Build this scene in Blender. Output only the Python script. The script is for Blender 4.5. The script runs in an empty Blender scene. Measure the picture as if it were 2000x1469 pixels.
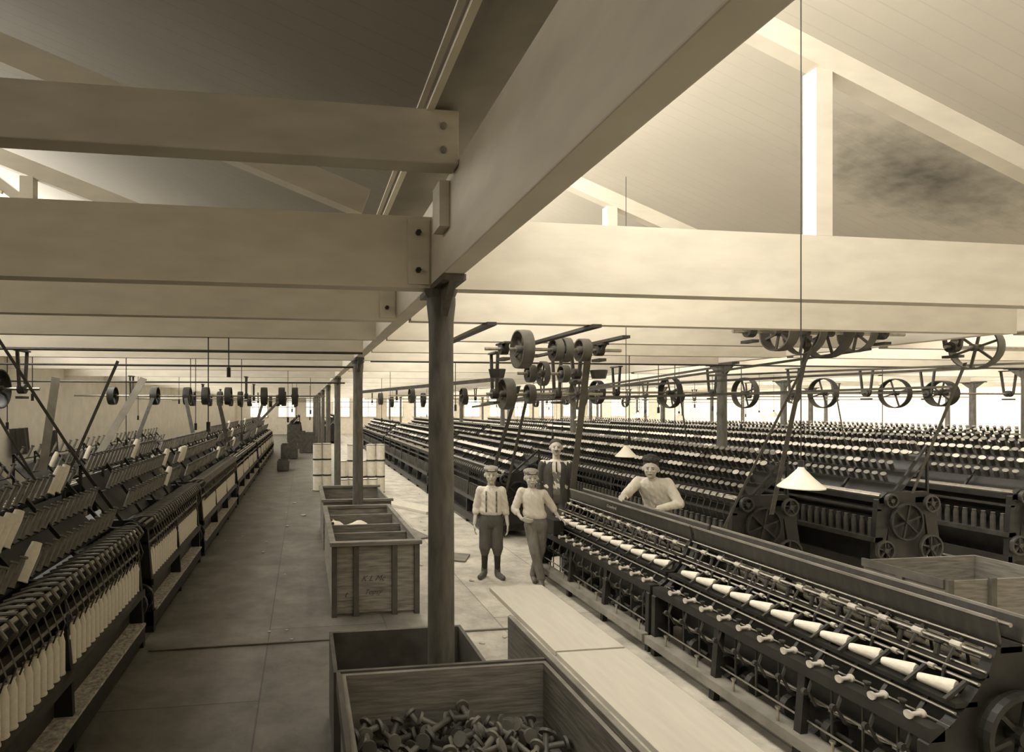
import bpy, math, random
from mathutils import Vector, Matrix
random.seed(7)
SC=bpy.context.scene
COL=SC.collection
V=Vector
ZOOM=(1000,734.5,1.0)
TH=math.atan(151/1100.0); CT=math.cos(TH); ST=math.sin(TH); F=1100.0; CH=2.2
def zc(x,y): return x*ST+y*CT
def pxy(x,y,z):
    c=zc(x,y)
    if c<0.05: return (-9999,-9999)
    return (744+F*(x*CT-y*ST)/c, 795-F*(z-CH)/c)

# ---------------- materials ----------------
def tint(g): return (g, g*0.92, g*0.76, 1)
MATS={}
def mat(name,g,rough=0.7,metal=0.0,var=0.15,scale=6.0,bump=0.0,stretch=(1,1,1),emit=0,spec=0.3):
    if name in MATS: return MATS[name]
    m=bpy.data.materials.new(name); m.use_nodes=True
    nt=m.node_tree; N=nt.nodes; L=nt.links
    b=N['Principled BSDF']; b.inputs['Roughness'].default_value=rough; b.inputs['Metallic'].default_value=metal
    b.inputs['Specular IOR Level'].default_value=spec
    tc=N.new('ShaderNodeTexCoord'); mp=N.new('ShaderNodeMapping'); mp.inputs['Scale'].default_value=stretch
    nz=N.new('ShaderNodeTexNoise'); nz.inputs['Scale'].default_value=scale; nz.inputs['Detail'].default_value=6
    cr=N.new('ShaderNodeMapRange'); cr.inputs['From Min'].default_value=0.3; cr.inputs['From Max'].default_value=0.7
    mx=N.new('ShaderNodeMix'); mx.data_type='RGBA'
    mx.inputs['A'].default_value=tint(g*(1-var)); mx.inputs['B'].default_value=tint(min(1,g*(1+var)))
    L.new(tc.outputs['Object'],mp.inputs['Vector']); L.new(mp.outputs['Vector'],nz.inputs['Vector'])
    L.new(nz.outputs['Fac'],cr.inputs['Value']); L.new(cr.outputs['Result'],mx.inputs['Factor'])
    L.new(mx.outputs['Result'],b.inputs['Base Color'])
    if bump>0:
        bp=N.new('ShaderNodeBump'); bp.inputs['Strength'].default_value=bump; bp.inputs['Distance'].default_value=0.02
        L.new(nz.outputs['Fac'],bp.inputs['Height']); L.new(bp.outputs['Normal'],b.inputs['Normal'])
    if emit>0:
        b.inputs['Emission Color'].default_value=tint(1.0); b.inputs['Emission Strength'].default_value=emit
    MATS[name]=m; return m
PAINT=mat('white_painted_timber',0.70,0.65,var=0.08,scale=3,bump=0.15,stretch=(1,1,3))
PAINT2=mat('shaded_painted_timber',0.52,0.65,var=0.12,scale=3,bump=0.15,stretch=(1,1,3))  # white paint darkened, dimmer light on the near cross beam put into colour
WALLM=mat('limewashed_brick',0.75,0.9,var=0.08,scale=4,bump=0.2)
IRON=mat('black_cast_iron',0.016,0.5,0.0,var=0.4,scale=9,bump=0.1)
IRON2=mat('dull_iron',0.034,0.45,0.0,var=0.4,scale=9)
STEEL=mat('polished_steel',0.36,0.3,0.85,var=0.2,scale=20)
LEVM=mat('worn_bright_iron',0.11,0.35,0.4,var=0.4,scale=9)
SKEW=mat('worn_wooden_skewer',0.15,0.5,0.0,var=0.5,scale=9)
COLM=mat('column_paint',0.10,0.55,0.0,var=0.3,scale=24,bump=0.3,stretch=(1,1,0.25))
CREAM=mat('cream_yarn',0.75,0.85,var=0.06,scale=40,bump=0.2)
CREAM2=mat('pale_wood_spool',0.5,0.5,var=0.2,scale=25)
ENDM=mat('worn_bobbin_end',0.46,0.7,var=0.25,scale=25)
DARKW=mat('dark_oiled_wood',0.035,0.5,var=0.35,scale=8,stretch=(1,6,1),bump=0.1)
CRATE=mat('crate_wood',0.17,0.7,var=0.35,scale=5,stretch=(1,1,9),bump=0.25)
CRATED=mat('crate_frame_wood',0.075,0.7,var=0.3,scale=7,bump=0.2)
BOARD=mat('pale_floor_board',0.52,0.75,var=0.06,scale=4,stretch=(4,0.6,1),bump=0.05)
LEATH=mat('leather_belt',0.07,0.6,var=0.3,scale=12)
SPOOLD=mat('dark_bobbin_wood',0.05,0.4,var=0.5,scale=5)
BINB=mat('bin_bobbin_wood',0.10,0.45,var=0.6,scale=4)
SKIN=mat('skin',0.48,0.55,var=0.06,scale=14)
SHIRT=mat('white_shirt_cotton',0.62,0.95,var=0.06,scale=16,bump=0.7,stretch=(1.6,1.6,.5))
TROU=mat('dark_trouser_wool',0.085,0.95,var=0.15,scale=14,bump=0.5,stretch=(1.6,1.6,.5))
TROU2=mat('worn_grey_trousers',0.15,0.95,var=0.2,scale=14,bump=0.5,stretch=(1.6,1.6,.5))
JACK=mat('dark_jacket_wool',0.05,0.95,var=0.2,scale=14,bump=0.4,stretch=(1.6,1.6,.5))
STOCK=mat('black_stockings',0.03,0.95,var=0.2,scale=14)
HAIRM=mat('brown_hair',0.04,0.8,var=0.4,scale=40,bump=0.8)
HAIRL=mat('fair_hair',0.2,0.8,var=0.3,scale=40,bump=0.8)
CAPM=mat('tweed_cap',0.24,0.95,var=0.2,scale=60,bump=0.3)
BOOT=mat('boot_leather',0.08,0.5,var=0.3,scale=12)
DARK=mat('dark_detail',0.02,0.5,var=0.2)
LIP=mat('lips',0.24,0.6,var=0.1)
ENAM=mat('enamel_shade_white',0.75,0.3,var=0.04)
LINT=mat('cotton_lint',0.42,0.95,var=0.5,scale=30,bump=0.8)
DRUM=mat('painted_can',0.75,0.5,var=0.1,scale=12)
GLOW=mat('daylit_glass',0.8,0.4,var=0.02,emit=1.3)
CHALK=mat('ink_marks',0.07,0.9,var=0.1)
GILT=mat('painted_lettering',0.4,0.6,var=0.05)
PIPEM=mat('dusty_pipe',.16,.6)
GUTM=mat('gutter_board',0.2,0.8,var=0.2,scale=3)

def striped(name,g,axis,period,depth=0.25,rough=0.75,stain=None):
    m=bpy.data.materials.new(name); m.use_nodes=True; nt=m.node_tree; N=nt.nodes; L=nt.links
    b=N['Principled BSDF']; b.inputs['Roughness'].default_value=rough
    tc=N.new('ShaderNodeTexCoord'); sp=N.new('ShaderNodeSeparateXYZ'); L.new(tc.outputs['Object'],sp.inputs[0])
    a=N.new('ShaderNodeMath'); a.operation='MULTIPLY'; a.inputs[1].default_value=1/period; L.new(sp.outputs[axis],a.inputs[0])
    fr=N.new('ShaderNodeMath'); fr.operation='FRACT'; L.new(a.outputs[0],fr.inputs[0])
    lt=N.new('ShaderNodeMath'); lt.operation='LESS_THAN'; lt.inputs[1].default_value=0.08; L.new(fr.outputs[0],lt.inputs[0])
    nz=N.new('ShaderNodeTexNoise'); nz.inputs['Scale'].default_value=1.3; nz.inputs['Detail'].default_value=6; L.new(tc.outputs['Object'],nz.inputs['Vector'])
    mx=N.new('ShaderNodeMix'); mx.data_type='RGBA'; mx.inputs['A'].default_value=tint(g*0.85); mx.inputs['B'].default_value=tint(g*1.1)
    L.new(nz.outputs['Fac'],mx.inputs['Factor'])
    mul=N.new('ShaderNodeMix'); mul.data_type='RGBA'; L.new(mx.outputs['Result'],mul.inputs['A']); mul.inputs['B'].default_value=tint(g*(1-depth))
    L.new(lt.outputs[0],mul.inputs['Factor']); out=mul.outputs['Result']
    if stain:
        mp=N.new('ShaderNodeMapping'); mp.inputs['Location'].default_value=(-stain[0]/stain[3],-stain[1]/stain[4],-stain[2]/1.2); mp.inputs['Scale'].default_value=(1/stain[3],1/stain[4],1/1.2)
        L.new(tc.outputs['Object'],mp.inputs['Vector'])
        ln=N.new('ShaderNodeVectorMath'); ln.operation='LENGTH'; L.new(mp.outputs['Vector'],ln.inputs[0])
        n2=N.new('ShaderNodeTexNoise'); n2.inputs['Scale'].default_value=7; n2.inputs['Detail'].default_value=8; L.new(tc.outputs['Object'],n2.inputs['Vector'])
        ad=N.new('ShaderNodeMath'); ad.operation='MULTIPLY_ADD'; ad.inputs[1].default_value=1.2; L.new(n2.outputs['Fac'],ad.inputs[0]); L.new(ln.outputs['Value'],ad.inputs[2])
        mr=N.new('ShaderNodeMapRange'); mr.inputs['From Min'].default_value=.6; mr.inputs['From Max'].default_value=1.7; mr.inputs['To Min'].default_value=.85; mr.inputs['To Max'].default_value=0
        L.new(ad.outputs[0],mr.inputs['Value'])
        m3=N.new('ShaderNodeMix'); m3.data_type='RGBA'; L.new(mr.outputs['Result'],m3.inputs['Factor']); L.new(out,m3.inputs['A']); m3.inputs['B'].default_value=tint(.06); out=m3.outputs['Result']
    L.new(out,b.inputs['Base Color'])
    return m
CEILM=striped('ceiling_matchboard',0.52,'Y',0.11,0.10)
CEILS=striped('ceiling_matchboard_stained',0.52,'Y',0.11,0.10,stain=(5.2,4.1,4.0,.95,.6))
CEILL=striped('ceiling_matchboard_shaded',0.30,'Y',0.11,0.12)  # same boards, with the left bay's shade put into the colour
def floor_mat():
    m=bpy.data.materials.new('worn_floor_boards_lit_right'); m.use_nodes=True; nt=m.node_tree; N=nt.nodes; L=nt.links
    b=N['Principled BSDF']; b.inputs['Roughness'].default_value=0.5
    tc=N.new('ShaderNodeTexCoord'); mp=N.new('ShaderNodeMapping'); mp.inputs['Rotation'].default_value=(0,0,math.pi/2); mp.inputs['Location'].default_value=(.6,.33,0); L.new(tc.outputs['Object'],mp.inputs['Vector'])
    br=N.new('ShaderNodeTexBrick'); br.inputs['Scale'].default_value=1.0; br.inputs['Brick Width'].default_value=3.7; br.inputs['Row Height'].default_value=1.15; br.offset=.37
    br.inputs['Mortar Size'].default_value=0.007; br.inputs['Color1'].default_value=tint(0.26); br.inputs['Color2'].default_value=tint(0.19); br.inputs['Mortar'].default_value=tint(0.11)
    L.new(mp.outputs['Vector'],br.inputs['Vector'])
    nz=N.new('ShaderNodeTexNoise'); nz.inputs['Scale'].default_value=2.4; nz.inputs['Detail'].default_value=12; nz.inputs['Roughness'].default_value=.72; L.new(tc.outputs['Object'],nz.inputs['Vector'])
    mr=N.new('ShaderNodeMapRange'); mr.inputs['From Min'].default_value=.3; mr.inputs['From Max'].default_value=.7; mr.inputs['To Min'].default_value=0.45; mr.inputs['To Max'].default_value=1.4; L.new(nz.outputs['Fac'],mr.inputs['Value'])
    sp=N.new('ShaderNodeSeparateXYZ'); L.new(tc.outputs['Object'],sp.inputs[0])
    m2=N.new('ShaderNodeMapRange'); m2.inputs['From Min'].default_value=.9; m2.inputs['From Max'].default_value=1.5; m2.inputs['To Min'].default_value=.55; m2.inputs['To Max'].default_value=2.0; L.new(sp.outputs['X'],m2.inputs['Value'])  # skylight brightness painted into the boards right of the column line
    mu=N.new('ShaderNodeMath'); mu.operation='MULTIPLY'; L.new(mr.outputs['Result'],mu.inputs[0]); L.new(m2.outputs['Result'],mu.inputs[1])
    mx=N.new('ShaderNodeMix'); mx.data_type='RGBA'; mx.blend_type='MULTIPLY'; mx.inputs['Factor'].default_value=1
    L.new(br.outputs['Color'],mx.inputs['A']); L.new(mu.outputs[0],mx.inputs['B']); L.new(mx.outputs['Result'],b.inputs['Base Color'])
    return m
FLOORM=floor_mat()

# ---------------- mesh builder ----------------
def frame(a):
    a=V(a).normalized(); t=V((0,0,1)) if abs(a.z)<0.9 else V((1,0,0))
    u=a.cross(t).normalized(); return a,u,u.cross(a).normalized()
class MB:
    def __init__(s): s.v=[]; s.f=[]
    def add(s,vs,fs):
        o=len(s.v); s.v+=[tuple(x) for x in vs]; s.f+=[[i+o for i in q] for q in fs]; return s
    def box(s,x0,y0,z0,x1,y1,z1):
        x0,x1=min(x0,x1),max(x0,x1); y0,y1=min(y0,y1),max(y0,y1); z0,z1=min(z0,z1),max(z0,z1)
        return s.add([(x0,y0,z0),(x1,y0,z0),(x1,y1,z0),(x0,y1,z0),(x0,y0,z1),(x1,y0,z1),(x1,y1,z1),(x0,y1,z1)],
          [(0,3,2,1),(4,5,6,7),(0,1,5,4),(1,2,6,5),(2,3,7,6),(3,0,4,7)])
    def obox(s,p,q,w,t,side=None):
        p=V(p); q=V(q); a=(q-p).normalized()
        if side is None:
            _,u,v=frame(a)
        else:
            u=V(side); u=(u-a*u.dot(a)).normalized(); v=u.cross(a).normalized()
        vs=[]
        for c in (p,q):
            for i,j in ((-1,-1),(1,-1),(1,1),(-1,1)): vs.append(c+u*(w/2*i)+v*(t/2*j))
        return s.add(vs,[(0,1,2,3),(7,6,5,4),(0,4,5,1),(1,5,6,2),(2,6,7,3),(3,7,4,0)])
    def lathe(s,p,axis,prof,n=12,closed=False):
        a,u,v=frame(axis); p=V(p); vs=[]
        for t,r in prof:
            for i in range(n):
                an=2*math.pi*i/n; vs.append(p+a*t+(u*math.cos(an)+v*math.sin(an))*r)
        fs=[]; k=len(prof)
        for j in range(k if closed else k-1):
            j2=(j+1)%k
            for i in range(n):
                i2=(i+1)%n; fs.append((j*n+i,j*n+i2,j2*n+i2,j2*n+i))
        if not closed:
            fs.append(tuple(range(n-1,-1,-1))); fs.append(tuple((k-1)*n+i for i in range(n)))
        return s.add(vs,fs)
    def loft(s,rings,n=24):
        vs=[]
        for cx,cy,cz,rx,ry in rings:
            for i in range(n):
                a=2*math.pi*i/n; c_,s_=math.cos(a),math.sin(a)
                vs.append((cx+rx*math.copysign(abs(c_)**.85,c_),cy+ry*math.copysign(abs(s_)**.85,s_),cz))
        fs=[]
        for j in range(len(rings)-1):
            for i in range(n):
                i2=(i+1)%n; fs.append((j*n+i,j*n+i2,(j+1)*n+i2,(j+1)*n+i))
        fs.append(tuple(range(n-1,-1,-1))); fs.append(tuple((len(rings)-1)*n+i for i in range(n)))
        return s.add(vs,fs)
    def coat(s,rings,n=30,th=.014):
        vs=[]; k=n+1
        for cx,cy,cz,rx,ry,gap in rings:
            for r in (0,th):
                for i in range(k):
                    a=-math.pi/2+gap+(2*math.pi-2*gap)*i/n
                    vs.append((cx+(rx-r)*math.cos(a),cy+(ry-r)*math.sin(a),cz))
        fs=[]; m=2*k
        for j in range(len(rings)-1):
            a=j*m; b=(j+1)*m
            for i in range(n):
                fs.append((a+i,a+i+1,b+i+1,b+i)); fs.append((a+k+i+1,a+k+i,b+k+i,b+k+i+1))
            fs.append((a,b,b+k,a+k)); fs.append((a+n,a+k+n,b+k+n,b+n))
        for j,fl in ((0,1),(len(rings)-1,0)):
            a=j*m
            for i in range(n):
                q=(a+i,a+k+i,a+k+i+1,a+i+1); fs.append(q if fl else q[::-1])
        return s.add(vs,fs)
    def cyl(s,p,q,r1,r2=None,n=10):
        p=V(p); q=V(q); d=q-p
        return s.lathe(p,d,[(0,r1),(d.length,r1 if r2 is None else r2)],n)
    def path(s,pts,r,n=6):
        for a,b in zip(pts[:-1],pts[1:]): s.cyl(a,b,r,r,n)
        return s
    def ell(s,c,rad,n=12,m=8,rot=None):
        c=V(c); vs=[]; fs=[]
        for j in range(1,m):
            ph=math.pi*j/m
            for i in range(n):
                th=2*math.pi*i/n
                w=V((rad[0]*math.sin(ph)*math.cos(th),rad[1]*math.sin(ph)*math.sin(th),rad[2]*math.cos(ph)))
                if rot: w=rot@w
                vs.append(c+w)
        w=V((0,0,rad[2])); w2=V((0,0,-rad[2]))
        if rot: w=rot@w; w2=rot@w2
        t=len(vs); vs.append(c+w); vs.append(c+w2)
        for j in range(m-2):
            for i in range(n):
                i2=(i+1)%n; fs.append((j*n+i,(j+1)*n+i,(j+1)*n+i2,j*n+i2))
        for i in range(n):
            i2=(i+1)%n; fs.append((t,i,i2)); fs.append((t+1,(m-2)*n+i2,(m-2)*n+i))
        return s.add(vs,fs)
    def cap(s,p,q,r1,r2,n=12):
        p=V(p); q=V(q); s.ell(p,(r1,)*3,n,8); s.ell(q,(r2,)*3,n,8)
        if (q-p).length>1e-4: s.cyl(p,q,r1,r2,n)
        return s
    def prism(s,pts,y0,y1):
        n=len(pts); vs=[(x,y0,z) for x,z in pts]+[(x,y1,z) for x,z in pts]
        fs=[tuple(range(n)),tuple(range(2*n-1,n-1,-1))]+[(i,i+n,(i+1)%n+n,(i+1)%n) for i in range(n)]
        return s.add(vs,fs)
    def wheel(s,c,axis,R,w,spokes=6,rim=0.03,n=28,hub=0.05):
        a,u,v=frame(axis); c=V(c)
        s.lathe(c-a*(w/2),a,[(0,R-rim),(0,R),(w*.5,R*1.02),(w,R),(w,R-rim)],n,closed=True)
        s.lathe(c-a*(w*.6),a,[(0,hub),(w*1.2,hub)],14)
        for k in range(spokes):
            an=2*math.pi*k/spokes+0.3; d=u*math.cos(an)+v*math.sin(an)
            s.obox(c+d*hub*.8,c+d*(R-rim*.7),min(0.024,R*.12),min(0.016,w*.4),side=a.cross(d))
        return s

def finish(ob,label=None,cat=None,group=None,kind=None):
    if label: ob['label']=label
    if cat: ob['category']=cat
    if group: ob['group']=group
    if kind: ob['kind']=kind
def root(name,loc,label,cat,group=None):
    e=bpy.data.objects.new(name,None); e.empty_display_size=0.1; e.location=loc; COL.objects.link(e); finish(e,label,cat,group); return e
def wloc(o):
    l=V((0,0,0))
    while o: l+=V(o.location); o=o.parent
    return l
def mk(name,mb,mt,parent=None,label=None,cat=None,group=None,kind=None,smooth=False,loc=None,bevel=0):
    me=bpy.data.meshes.new(name)
    base=wloc(parent) if parent else V((0,0,0))
    if loc is not None: base=base+V(loc) if parent is None else V(loc)
    me.from_pydata([tuple(V(x)-base) for x in mb.v],[],mb.f); me.update()
    me.materials.append(mt)
    if smooth:
        me.polygons.foreach_set('use_smooth',[True]*len(me.polygons))
    ob=bpy.data.objects.new(name,me); COL.objects.link(ob)
    if parent:
        ob.parent=parent; ob.location=base-wloc(parent)
    else: ob.location=base
    if bevel>0:
        bm=ob.modifiers.new('b','BEVEL'); bm.width=bevel; bm.segments=2; bm.limit_method='ANGLE'
    if smooth:
        try: me.set_sharp_from_angle(angle=math.radians(40))
        except Exception: pass
    finish(ob,label,cat,group,kind); return ob
def center(mb):
    xs=[p[0] for p in mb.v]; ys=[p[1] for p in mb.v]; zs=[p[2] for p in mb.v]
    return ((min(xs)+max(xs))/2,(min(ys)+max(ys))/2,min(zs))
def solo(name,mb,mt,label,cat,**k): return mk(name,mb,mt,None,label,cat,loc=center(mb),**k)

# ---------------- shell ----------------
XL=-5.35; XR=30.9; YB=-3.0; YF=46.0
def struct(name,mb,mt): return mk(name,mb,mt,kind='structure')
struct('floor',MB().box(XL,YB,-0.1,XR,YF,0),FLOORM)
WZ=6.0
struct('wall_left',MB().box(XL-.2,YB,0,XL,YF,WZ),WALLM)
struct('wall_right',MB().box(XR,YB,0,XR+.2,YF,WZ),WALLM)
struct('wall_far',MB().box(XL-.2,YF,0,XR+.2,YF+.2,WZ),WALLM)
struct('wall_near',MB().box(XL-.2,YB-.2,0,XR+.2,YB,WZ),mat('limewashed_near_wall',.65,.9,scale=5,bump=.2))
def ceilZ(xp): return CH+1.66-0.37*xp
for k in range(-1,5):
    off=6*(k+1)
    xa=-4.75+off; xb=0.56+off
    mb=MB(); za=ceilZ(-4.75); zb=ceilZ(0.56)
    mb.add([(xa,YB,za),(xb,YB,zb),(xb,YF,zb),(xa,YF,za),(xa,YB,za+.08),(xb,YB,zb+.08),(xb,YF,zb+.08),(xa,YF,za+.08)],
       [(0,3,2,1),(4,5,6,7),(0,1,5,4),(1,2,6,5),(2,3,7,6),(3,0,4,7)])
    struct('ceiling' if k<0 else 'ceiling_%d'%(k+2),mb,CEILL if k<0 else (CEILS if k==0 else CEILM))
    gx0=-5.02+off; gx1=-4.75+off; gz0=CH+1.66; gz1=za
    mb=MB(); mb.obox((gx0,(YB+YF)/2,gz0),(gx1,(YB+YF)/2,gz1),YF-YB,0.02,side=(0,1,0))
    struct('window_%d'%(k+2),mb,GLOW)
    mb=MB()
    yy=YB+.6
    while yy<YF:
        mb.obox((gx0+.03,yy,gz0),(gx1+.03,yy,gz1),0.05,0.05,side=(0,1,0)); yy+=1.2
    struct('trim_%d'%(k+20),mb,PAINT)
    mb=MB(); mb.box(0.62+off,YB,CH+1.45,0.98+off,YF,CH+1.66); struct('trim_%d'%(k+30),mb,GUTM)
    mb=MB(); mb.box(0.585+off,YB,CH+1.42,0.619+off,YF,CH+1.52); mb.box(0.545+off,YB,CH+1.445,0.572+off,YF,CH+1.50); struct('trim_%d'%(k+40),mb,PAINT)
struct('trim_60',MB().box(XL,YB,CH+1.45,-5.0,YF,CH+1.66),PAINT)
wn=10
for i in range(16):
    x=-4.2+i*2.2
    r=MB().box(x,YF-.03,1.4,x+1.3,YF-.005,3.0); struct('window_%d'%wn,r,GLOW)
    fr=MB()
    for xx in (x-.04,x+.63,x+1.3): fr.box(xx,YF-.07,1.36,xx+.05,YF-.03,3.04)
    for z in (1.36,2.15,3.0): fr.box(x-.04,YF-.07,z,x+1.35,YF-.03,z+.05)
    struct('trim_%d'%(70+i),fr,PAINT); wn+=1

# ---------------- timber frame ----------------
BZ0=CH+.72; BZ1=CH+1.205
for k in range(0,5):
    off=6*k
    mb=MB().box(.745+off,YB,BZ0,.865+off,YF,BZ1)
    solo('roof_beam',mb,PAINT,'long white-painted timber beam resting on column caps','beam',bevel=.006)
TIES=[3.25,4.5,5.8,7.1]+[8.4+2.58*i for i in range(15)]
TR=[3.25,5.8]+[8.4+2.58*i for i in range(15)]
for j,y in enumerate(TIES):
    for k in range(-1,4):
        off=6*(k+1)
        xa=-5.135+off if k>=0 else XL
        xb=.745+off
        z1=CH+1.12
        mb=MB().box(xa,y,CH+.70,xb,y+.11,z1)
        solo('tie_beam',mb,PAINT,'white-painted horizontal timber tie beam spanning a bay','beam',group='white tie beams across the shed')
        if j in(0,1) and k==-1:
            mb=MB().box(xb-.14,y-.012,CH+.72,xb-.015,y,CH+1.10)
            br=root('iron_bracket',(xb-.07,y,CH+.72),'white-painted iron bracket plate bolted to beam end','bracket')
            mk('plate',mb,PAINT,br)
            for z in (.80,1.02):
                mk('bolt',MB().lathe((xb-.08,y-.035,CH+z),(0,1,0),[(0,.016),(.023,.018)],6),IRON2,br)
        if y in TR:
            def rz(xp): return CH+1.33-.37*xp
            mb=MB(); x1=0.36; x0=-4.7
            mb.obox((x0+off,y+.055,rz(x0)),(x1+off,y+.055,rz(x1)),.10,.15,side=(0,1,0))
            solo('rafter',mb,PAINT,'white-painted sloping timber rafter under matchboard ceiling','rafter',group='sloping rafters')
            xp=-2.63
            mb=MB().box(xp-.06+off,y+.0,z1+.001,xp+.06+off,y+.10,rz(xp)-.09)
            solo('king_post',mb,PAINT,'white upright timber post between tie beam and rafter','post',group='upright truss posts')
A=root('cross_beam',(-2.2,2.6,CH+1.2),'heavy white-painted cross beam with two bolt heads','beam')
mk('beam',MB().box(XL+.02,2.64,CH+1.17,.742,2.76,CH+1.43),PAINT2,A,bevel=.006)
for z in (1.235,1.35):
    mk('bolt',MB().ell((.665,2.637,CH+z),(.018,.014,.018),12,8),mat('bolt_paint',.22,.5),A,smooth=True)
solo('timber_cleat',MB().box(.69,2.82,CH+.93,.742,2.97,CH+1.165),PAINT,'short white timber cleat fixed below cross beam','cleat')
cy=[3.25+5.15*i for i in range(9)]
def column(x,y,first):
    r=root('column',(x,y,0),'slender round cast-iron column carrying a beam','column',group='cast-iron columns')
    mk('shaft',MB().lathe((x,y,0),(0,0,1),[(0,.11),(.06,.11),(.09,.082),(2.55,.072),(2.7,.074),(2.8,.085),(2.84,.085)],24),COLM,r,smooth=True)
    mb=MB().box(x-.065,y-.3,2.885,x+.065,y+.3,2.918)
    mb.lathe((x,y,2.83),(0,0,1),[(0,.075),(.03,.09),(.055,.1)],16)
    for sgn in (-1,1):
        mb.add([(x-.02,y+sgn*.07,2.72),(x+.02,y+sgn*.07,2.72),(x-.02,y+sgn*.27,2.886),(x+.02,y+sgn*.27,2.886),(x-.02,y+sgn*.07,2.886),(x+.02,y+sgn*.07,2.886)],
               [(0,1,3,2),(0,2,4),(1,5,3),(0,4,5,1),(2,3,5,4)])
    mk('cap',mb,COLM,r)
for k in range(0,5):
    for j,y in enumerate(cy):
        if k>=1 and j==0 : continue
        column(.805+6*k,y,False)

# ---------------- spinning machines ----------------
creel_b=[]; spin_b=[]
def visible(p):
    a=pxy(*p); return -40<a[0]<2040 and 500<a[1]<1520 and zc(p[0],p[1])>.4

def spin_frame(xf,d,y0,y1,left=False,levers=True,crows=3,pitch=0.15,dz=0.0):
    X=lambda t: xf+d*t
    lab='long black cast-iron spinning machine with rows of dark tilted bobbins' if not left else 'cast-iron spinning machine beside aisle with raised creel and yarn bobbins'
    R=root('spinning_machine',(X(.5),(y0+y1)/2,0),lab,'spinning machine',group='spinning machines in rows')
    def P(name,mb,mt,**k): return mk(name,mb,mt,R,**k)
    P('base_rail',MB().box(X(0),y0,.06,X(.07),y1,.2),IRON)
    P('base_rail',MB().box(X(.93),y0,.06,X(1.0),y1,.2),IRON)
    P('dark_backing',MB().box(X(.22),y0+.08,.12,X(.80),y1-.08,.955),IRON)  # added dark block so the frame is not see-through
    P('spindle_rail',MB().box(X(0.0),y0,.46,X(.13),y1,.52),IRON2)
    P('lappet_board',MB().box(X(.05),y0,.86,X(.11),y1,.885),STEEL if left else IRON2)
    P('roller_beam',MB().box(X(.08),y0,.96,X(.32),y1,1.03),IRON)
    P('back_beam',MB().box(X(.62),y0,.96,X(.86),y1,1.03),IRON)
    for t in (.09,.17,.26): P('drafting_roller',MB().cyl((X(t),y0,1.055),(X(t),y1,1.055),.016,n=8),STEEL,smooth=True)
    if left:
        P('lint_deck',MB().box(X(-.02),y0+.05,.205,X(.21),y1-.05,.225),LINT,label='pale lint-covered deck board')
        P('bobbin_back_board',MB().box(X(.15),y0+.05,.53,X(.17),y1-.05,.85),IRON2)
        P('under_board',MB().box(X(.12),y0+.05,.22,X(.14),y1-.05,.46),IRON2)
    n=max(2,int((y1-y0)/1.25))
    for i in range(n+1):
        yy=y0+(y1-y0-.06)*i/n
        pr=[(0,0),(.12,0),(.11,.2),(.17,.42),(.24,.8),(.5,.85),(.76,.8),(.83,.42),(.89,.2),(.88,0),(1,0),(.98,.5),(.9,1.0),(.8,1.10),(.2,1.10),(.06,1.0),(.02,.5)]
        if i in(0,n):
            e=P('end_plate',MB().prism([(X(a),b) for a,b in pr],yy,yy+.06).prism([(X(.2),.25),(X(.8),.25),(X(.75),.95),(X(.25),.95)],yy+.01,yy+.05),IRON)
            for (a_,b_,r_,sp_,of) in ((.45,.72,.24,6,.03),(.80,.38,.17,5,.04),(.12,.36,.13,5,.04),(.80,.95,.11,5,.05),(.20,1.0,.09,4,.05)):
                mk('gear_wheel',MB().wheel((X(a_),yy-of if i==0 else yy+.06+of,b_),(0,1,0),r_,.04,sp_,.022,hub=.03),IRON2 if r_<.2 else IRON,e)
        else: P('stand',MB().prism([(X(a),b) for a,b in pr],yy,yy+.04),IRON)
    rails=[(.30,1.10+dz),(.48,1.28+dz),(.66,1.46+dz)] if left else [(.30,1.10+dz),(.46,1.24+dz),(.62,1.38+dz),(.80,1.50+dz)]
    for t,z in rails: P('creel_rail',MB().obox((X(t),y0,z),(X(t),y1,z),.022,.014),DARKW if not left else IRON)
    tt,zz_=rails[-1]
    P('creel_board',MB().obox((X(.36),(y0+y1)/2,1.04),(X(tt+.06),(y0+y1)/2,zz_-.06),y1-y0-.04,.015,side=(0,1,0)),IRON)
    for i in range(n*2+1):
        yy=y0+.02+(y1-y0-.08)*i/(n*2)
        P('creel_post',MB().obox((X(.24),yy,1.0),(X(tt+.02),yy,zz_+.08),.025,.03).obox((X(tt+.02),yy,zz_+.08),(X(tt+.02),yy,1.0),.025,.025),IRON)
    if levers:
        m=int((y1-y0)/(.10 if left else .12)); m=min(m,99)
        mb=MB(); xx=X(0)
        mb.path([(X(.13),0,.98),(X(.03),0,1.0),(X(-.01),0,1.06),(X(.03),0,1.12),(X(.14),0,1.12),(X(.24),0,1.09)],.011,6)
        mb.path([(X(.03),0,1.0),(X(-.01),0,.88),(X(.02),0,.80)],.005,5)
        tmp=None
        for i in range(m):
            yy=y0+.1+(y1-y0-.2)*i/max(1,m-1)
            if tmp is None:
                tmp=mk('weight_lever',mb,LEVM if left else IRON2,R,smooth=True)
                base=tmp.location.copy(); tmp.location=(base.x,base.y+yy,base.z)
            else:
                c=tmp.copy(); COL.objects.link(c); c.location=(base.x,base.y+yy,base.z)
    yy=y0+.1; cp=pitch*1.35 if left else pitch; 
    while yy<y1-.06:
        spin_b.append(((X(.065),yy,.52),left)); yy+=pitch
    yy=y0+.1
    while yy<y1-.06:
        for r,(t,z) in enumerate(rails):
            ax=(.16,.36,.70) if left else (-.55,-.25,.62)
            creel_b.append(((X(t+.0),yy+(r%2)*.05,z+.009),ax,left,r))
        yy+=cp
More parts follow.
